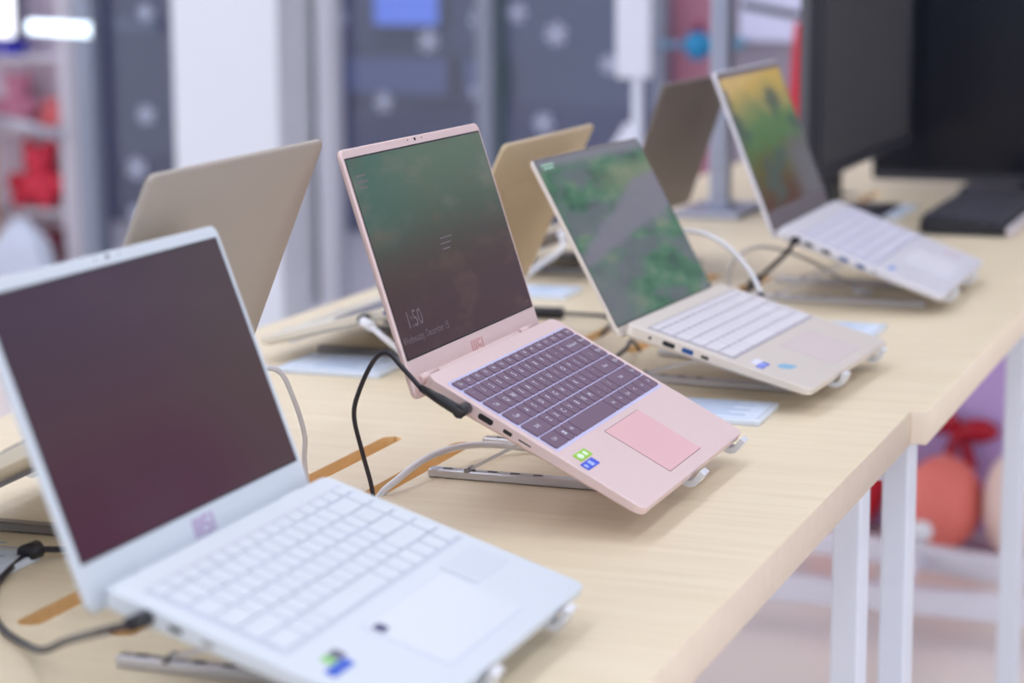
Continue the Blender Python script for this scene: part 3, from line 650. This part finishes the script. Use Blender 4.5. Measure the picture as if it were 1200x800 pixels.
# pole with base plate
t = thing('pole_stand', 'tall silver pole on a square base plate behind the dark bronze laptop', 'stand', (3.955, 1.085, T))
MB().slab(.21, .125, .006, 0, .012, .003).obj('base_plate', M_steel, t)
MB().slab(.034, .034, .003, .012, .70, .001).obj('pole', M_steel, t)
MB().slab(.05, .05, .004, .012, .02, .001).obj('collar', M_steel, t)
MB().slab(.036, .036, .003, .70, .706, .001).obj('cap', M_black, t)
for z in (.085, .11): MB().tube([(-.018, 0, z), (-.0165, 0, z)], .004, 10).obj('screw', M_alud, t)

# ------------------------------------------------------------------ beyond the table
M_sign = mat('white_board', (222, 226, 240), .5)
t = thing('sign_stand', 'narrow white sign board on a thin white post by the glass', 'sign', (5.7, 1.805, 0))
MB().box((0, 0, 1.27), (.03, .092, .70), .004).obj('board', M_sign, t); MB().tube([(0, -.01, .02), (0, -.01, .95)], .0135, 12).obj('post', M_sign, t)
MB().slab(.3, .3, .04, 0, .02, .004).obj('foot', M_sign, t)
MB().layers([[(.01, .085, .70), (.01, .0, .70), (-.01, .0, .70), (-.01, .085, .70)], [(.01, .02, .80), (.01, 0, .80), (-.01, 0, .80), (-.01, .02, .80)]]).obj('brace', M_sign, t)
def flake(y, z, r, a, label):
    b = MB()
    for k in range(6):
        an = a+k*PI/3; c, s_ = math.cos(an), math.sin(an)
        def q(u, v): return (u*c-v*s_, u*s_+v*c)
        b.poly([q(0, -.1*r), q(r, -.07*r), q(r, .07*r), q(0, .1*r)], 0, .0012)
        for u in (.45, .7):
            for sg in (-1, 1): b.poly([q(u*r-.05*r, 0), q(u*r+.08*r, 0), q((u+.28)*r, sg*.3*r), q((u+.16)*r, sg*.3*r)], 0, .0012)
    b.ell((0, 0, .0006), (.26*r, .26*r, .001), 12, 6)
    o = b.obj('snowflake_sticker', mat('flake_white', (206, 212, 236), .5), None, (6.61, y, z+T), (PI/2, 0, -PI/2))
    tag(o, label, 'sticker', 'snowflake stickers on the glass')
FL = [(3.80, .277, 'snowflake sticker at the top of the glass left of the white column'), (3.81, -.062, 'upper of two snowflakes right above the gold laptop lid by the white column'), (3.853, -.244, 'lowest snowflake on the glass left of the white column'),
      (3.092, .262, 'snowflake sticker beside the white window frame right of the column'), (2.937, -.003, 'snowflake sticker just above the pink laptop screen'), (2.778, .194, 'snowflake sticker high on the glass above the pink laptop'),
      (2.61, .035, 'snowflake sticker left of the grey mullion'), (2.477, .284, 'snowflake sticker at the top right of the grey mullion'), (2.347, .219, 'second snowflake from the grey mullion on the right pane'),
      (2.174, .127, 'snowflake sticker beside the white sign board'), (2.39, -.059, 'faint low snowflake above the gold laptop lid'), (2.60, .262, 'small snowflake at the top left of the grey mullion'), (3.86, -.40, 'snowflake sticker half hidden behind the champagne lid')]
for i, (y, z, lab) in enumerate(FL): flake(y, z, .030+.004*(i % 3), .3*i, lab)
# mall beyond the glass
def lightbox(label, y0, y1, z0, z1, rgb, e, X=9.12):
    t = thing('light_box', label, 'sign', (X, (y0+y1)/2, (z0+z1)/2+T))
    MB().box((0, 0, 0), (.06, y1-y0, z1-z0), .006).obj('case', mat('box_case', (90, 92, 110), .5), t)
    MB().box((-.032, 0, 0), (.006, y1-y0-.03, z1-z0-.03)).obj('face', mat('face_%d_%d' % (rgb[0], int(e*100)), rgb, .5, emit=e), t)
lightbox('bright blue sign glowing behind the glass above the pink laptop', 3.76, 4.09, .14, .42, (104, 134, 224), .5)
lightbox('dim blue panel below the bright blue sign', 3.72, 4.25, -.16, .02, (96, 106, 146), .05)
lightbox('dim blue panel left of the grey mullion', 3.46, 3.66, -.16, .02, (96, 106, 146), .04)
# teal ornament, poster, red banner
t = thing('ornament', 'bright teal round ornament on a short arm by the rose panel', 'ornament', (6.42, 1.835, T+.155))
MB().ell((0, 0, .042), (.04, .04, .046)).obj('ball', mat('teal_gloss', (0, 130, 184), .2), t); MB().tube([(0, -.03, .042), (.0, -.07, .042), (.21, -.075, .042)], .018, 12).obj('arm', mat('teal_pale', (70, 168, 200), .3), t)
MB().tube([(0, 0, .08), (0, 0, .115)], [.022, .008], 12).obj('cap', mat('dark_wine', (120, 40, 80), .5), t); MB().tube([(0, .03, .042), (0, .12, .042)], .013, 10).obj('stub', mat('teal_grey', (96, 130, 160), .3), t)
t = thing('poster', 'white poster with a slanting black stripe on the grey wall', 'poster', (6.66, 1.665, T+.30))
MB().box((0, 0, 0), (.012, .215, .20)).obj('sheet', mat('poster_white', (214, 214, 240), .5), t)
b = MB(); b.layers([[(-.008, .100, .000), (-.008, .100, .022), (-.006, .100, .022), (-.006, .100, .000)], [(-.008, -.085, -.034), (-.008, -.085, -.012), (-.006, -.085, -.012), (-.006, -.085, -.034)]]).obj('stripe', mat('stripe_ink', (34, 36, 52), .6), t)
MB().box((-.008, -.04, .085), (.003, .13, .02)).obj('blue_strip', mat('poster_blue', (44, 80, 170), .5), t)
t = thing('banner', 'red narrow banner between the silver laptop screen and the black monitor', 'banner', (5.4, 1.285, 0))
b = MB(); b.layers([[(-.006, .030, T+.02), (-.006, -.05, T+.02), (.006, -.05, T+.02), (.006, .030, T+.02)], [(-.006, .012, T+.30), (-.006, -.05, T+.30), (.006, -.05, T+.30), (.006, .012, T+.30)]]).obj('cloth', mat('red_cloth', (206, 44, 62), .7), t)
MB().tube([(.01, -.02, .012), (.01, -.02, T+.30)], .009, 10).obj('post', M_steel, t); MB().slab(.2, .2, .02, 0, .012, .003).obj('foot', M_steel, t)
# toy shelf seen through the open front at the left
t = thing('toy_shelf', 'white toy shelf seen through the opening at the left edge', 'shelf', (7.65, 5.03, 0))
M_sh = mat('shelf_white', (222, 216, 226), .5); SH = (.26, .58, .86)
for y in (-.31, .31): MB().box((0, y, .75), (.2, .03, 1.5)).obj('side_panel', M_sh, t)
for z in SH: MB().box((0, 0, z-.012), (.2, .59, .02)).obj('shelf_board', M_sh, t)
MB().box((.095, 0, .75), (.01, .59, 1.5)).obj('back_panel', mat('shelf_back', (236, 222, 234), .7), t)
def plush(label, y, z, r, rgb, X=7.63):
    t = thing('plush_toy', label, 'plush toy', (X, y, z)); m_ = mat('plush_%d_%d_%d' % rgb, rgb, .8, noise=.1, nscale=40)
    MB().ell((0, 0, r*.75), (r*.85, r, r*.75)).obj('body', m_, t); MB().ell((-.01, 0, r*1.75), (r*.62, r*.66, r*.6)).obj('head', m_, t)
    for s_ in (-1, 1):
        MB().ell((-.01, s_*r*.5, r*2.25), (r*.18, r*.26, r*.3), 10, 8).obj('ear', m_, t); MB().ell((-r*.6, s_*r*.6, r*.3), (r*.5, r*.3, r*.3), 10, 8).obj('foot', m_, t); MB().ell((-r*.4, s_*r*.95, r*.9), (r*.3, r*.28, r*.42), 10, 8).obj('arm', m_, t)
plush('large pinkish red plush toy on the lower shelf', 4.878, .262, .105, (226, 60, 84))
plush('dusty pink plush toy on the upper shelf', 4.965, .582, .085, (206, 132, 158))
plush('coral plush toy beside the dusty pink one', 4.795, .582, .045, (240, 120, 124), 7.6)
plush('dark red small plush toy at the bottom of the toy shelf', 4.83, .0, .07, (130, 40, 60), 7.64)
for lab, nm, c, d, rgb in (('vivid blue box at the left edge on the toy shelf', 'gift_box', (7.62, 5.0, .86), (.1, .10, .10), (36, 40, 224)), ('tall tan box at the left edge below the grey rail', 'gift_box', (7.44, 5.07, .0), (.1, .14, .53), (214, 170, 110))):
    o = MB().box((0, 0, d[2]/2), d, .004).obj(nm, mat('paper_%d' % rgb[0], rgb, .5), None, c); tag(o, lab, 'box')
    MB().box((-d[0]/2-.001, 0, d[2]/2), (.003, .012, d[2])).obj('ribbon', mat('ribbon_pale', (210, 200, 220), .5), o)
b = MB(); b.layers([[(-.05, -.13, 0), (.05, -.13, 0), (.05, .13, 0), (-.05, .13, 0)], [(-.05, -.10, .14), (.05, -.10, .14), (.05, .10, .14), (-.05, .10, .14)], [(-.01, -.02, .24), (.01, -.02, .24), (.01, .02, .24), (-.01, .02, .24)]])
o = b.obj('paper_bag', mat('bag_white', (214, 222, 240), .6), None, (7.40, 4.84, .0)); tag(o, 'white pointed paper bag on the floor below the red plush toy', 'bag')
o = MB().tube([(0, .2, .03), (0, 0, 0), (0, -.2, -.05)], .02, 12).obj('grey_rail', mat('rail_grey', (190, 190, 204), .3, .5), None, (7.5, 4.90, .60)); tag(o, 'pale grey slanting rail across the front of the toy shelf', 'rail')
lightbox('glowing white panel at the top left corner above the toy shelf', 4.86, 5.3, .14, .46, (245, 246, 255), 1.6, 7.5)
t = thing('hanging_light', 'bright white hanging light tube near the top left corner', 'light', (6.40, 3.99, T+.225))
MB().tube([(0, -.115, 0), (0, .125, .01)], .022, 12).obj('tube', mat('tube_glow', (226, 242, 255), .5, emit=2.2), t)
for s_ in (-1, 1):
    MB().tube([(0, .005+s_*.12, .005+s_*.005), (0, .005+s_*.13, .005+s_*.005)], .024, 12).obj('end_cap', M_alud, t)
    MB().tube([(0, .005+s_*.10, .02), (0, .005+s_*.10, 3.0-T-.225)], .002, 6).obj('cord', M_alud, t)

# ------------------------------------------------------------------ below the far table
t = thing('floor_frame', 'low white tubular frame standing on the floor under the far table', 'frame', (4.12, .80, 0))
M_st = mat('frame_white', (228, 226, 238), .3)
for x, y0, y1, rz in ((-.15, -.42, .40, 0.), (.16, -.36, .36, -.25)):
    b = MB().slab(.05, y1-y0, .008, .055, .10, .004); b.obj('bar', M_st, t, (x, (y0+y1)/2, 0), (0, 0, rz))
    for yy in (y0+.04, y1-.04):
        c_, s_ = math.cos(rz), math.sin(rz); v = yy-(y0+y1)/2
        MB().tube([(x-s_*v, (y0+y1)/2+c_*v, 0), (x-s_*v, (y0+y1)/2+c_*v, .056)], .016, 12).obj('foot', M_st, t)
MB().box((.005, -.03, .078), (.27, .045, .04), .004).obj('crossbar', M_st, t)
MB().ell((.20, -.035, .115), (.024, .024, .022)).obj('end_knob', mat('knob_white', (240, 240, 246), .25), t)
t = thing('gift_box', 'large lilac gift box with a red bow under the far table', 'box', (4.93, .80, 0))
MB().box((0, 0, .2), (.30, .58, .4), .006).obj('box', mat('lilac_paper', (196, 168, 224), .5, noise=.06, nscale=8), t)
MB().box((0, 0, .42), (.32, .60, .06), .006).obj('lid', mat('lilac_lid', (204, 180, 230), .5), t)
M_bow = mat('crimson_ribbon', (176, 8, 40), .45)
b = MB()
for s_, dz in ((1, .035), (-1, .02)): b.ell((-.185, -.035+s_*.042, .215+dz), (.022, .045, .026))
bw = b.obj('bow', M_bow, t); MB().ell((-.19, -.035, .225), (.024, .018, .018)).obj('knot', M_bow, bw)
for s_ in (-1, 1): MB().layers([[(-.172, -.035+s_*.006-.01, .22), (-.172, -.035+s_*.006+.01, .22), (-.168, -.035+s_*.006+.01, .22), (-.168, -.035+s_*.006-.01, .22)], [(-.182, -.035+s_*.03-.014, .15), (-.182, -.035+s_*.03+.014, .15), (-.178, -.035+s_*.03+.014, .15), (-.178, -.035+s_*.03-.014, .15)]]).obj('ribbon_tail', M_bow, bw)
def cushion(label, loc, r, rgb):
    o = MB().ell((0, 0, r[2]), r, 20, 14).obj('floor_cushion', mat('cushion_%d_%d' % (rgb[0], rgb[1]), rgb, .7), None, loc); tag(o, label, 'cushion')
    MB().ell((0, 0, r[2]*1.98), (.014, .014, .006), 10, 6).obj('button', mat('cushion_button', (236, 150, 140), .6), o)
cushion('coral pink round floor cushion in front of the lilac gift box', (4.63, .775, 0), (.10, .085, .10), (240, 128, 118))
cushion('pale glow given a cushion shape beside the coral cushion', (4.62, .63, 0), (.09, .06, .11), (240, 214, 206))  # pale glow built as an added cream form
cushion('red floor cushion left of the table legs', (4.70, 1.0, 0), (.08, .09, .12), (206, 40, 60))
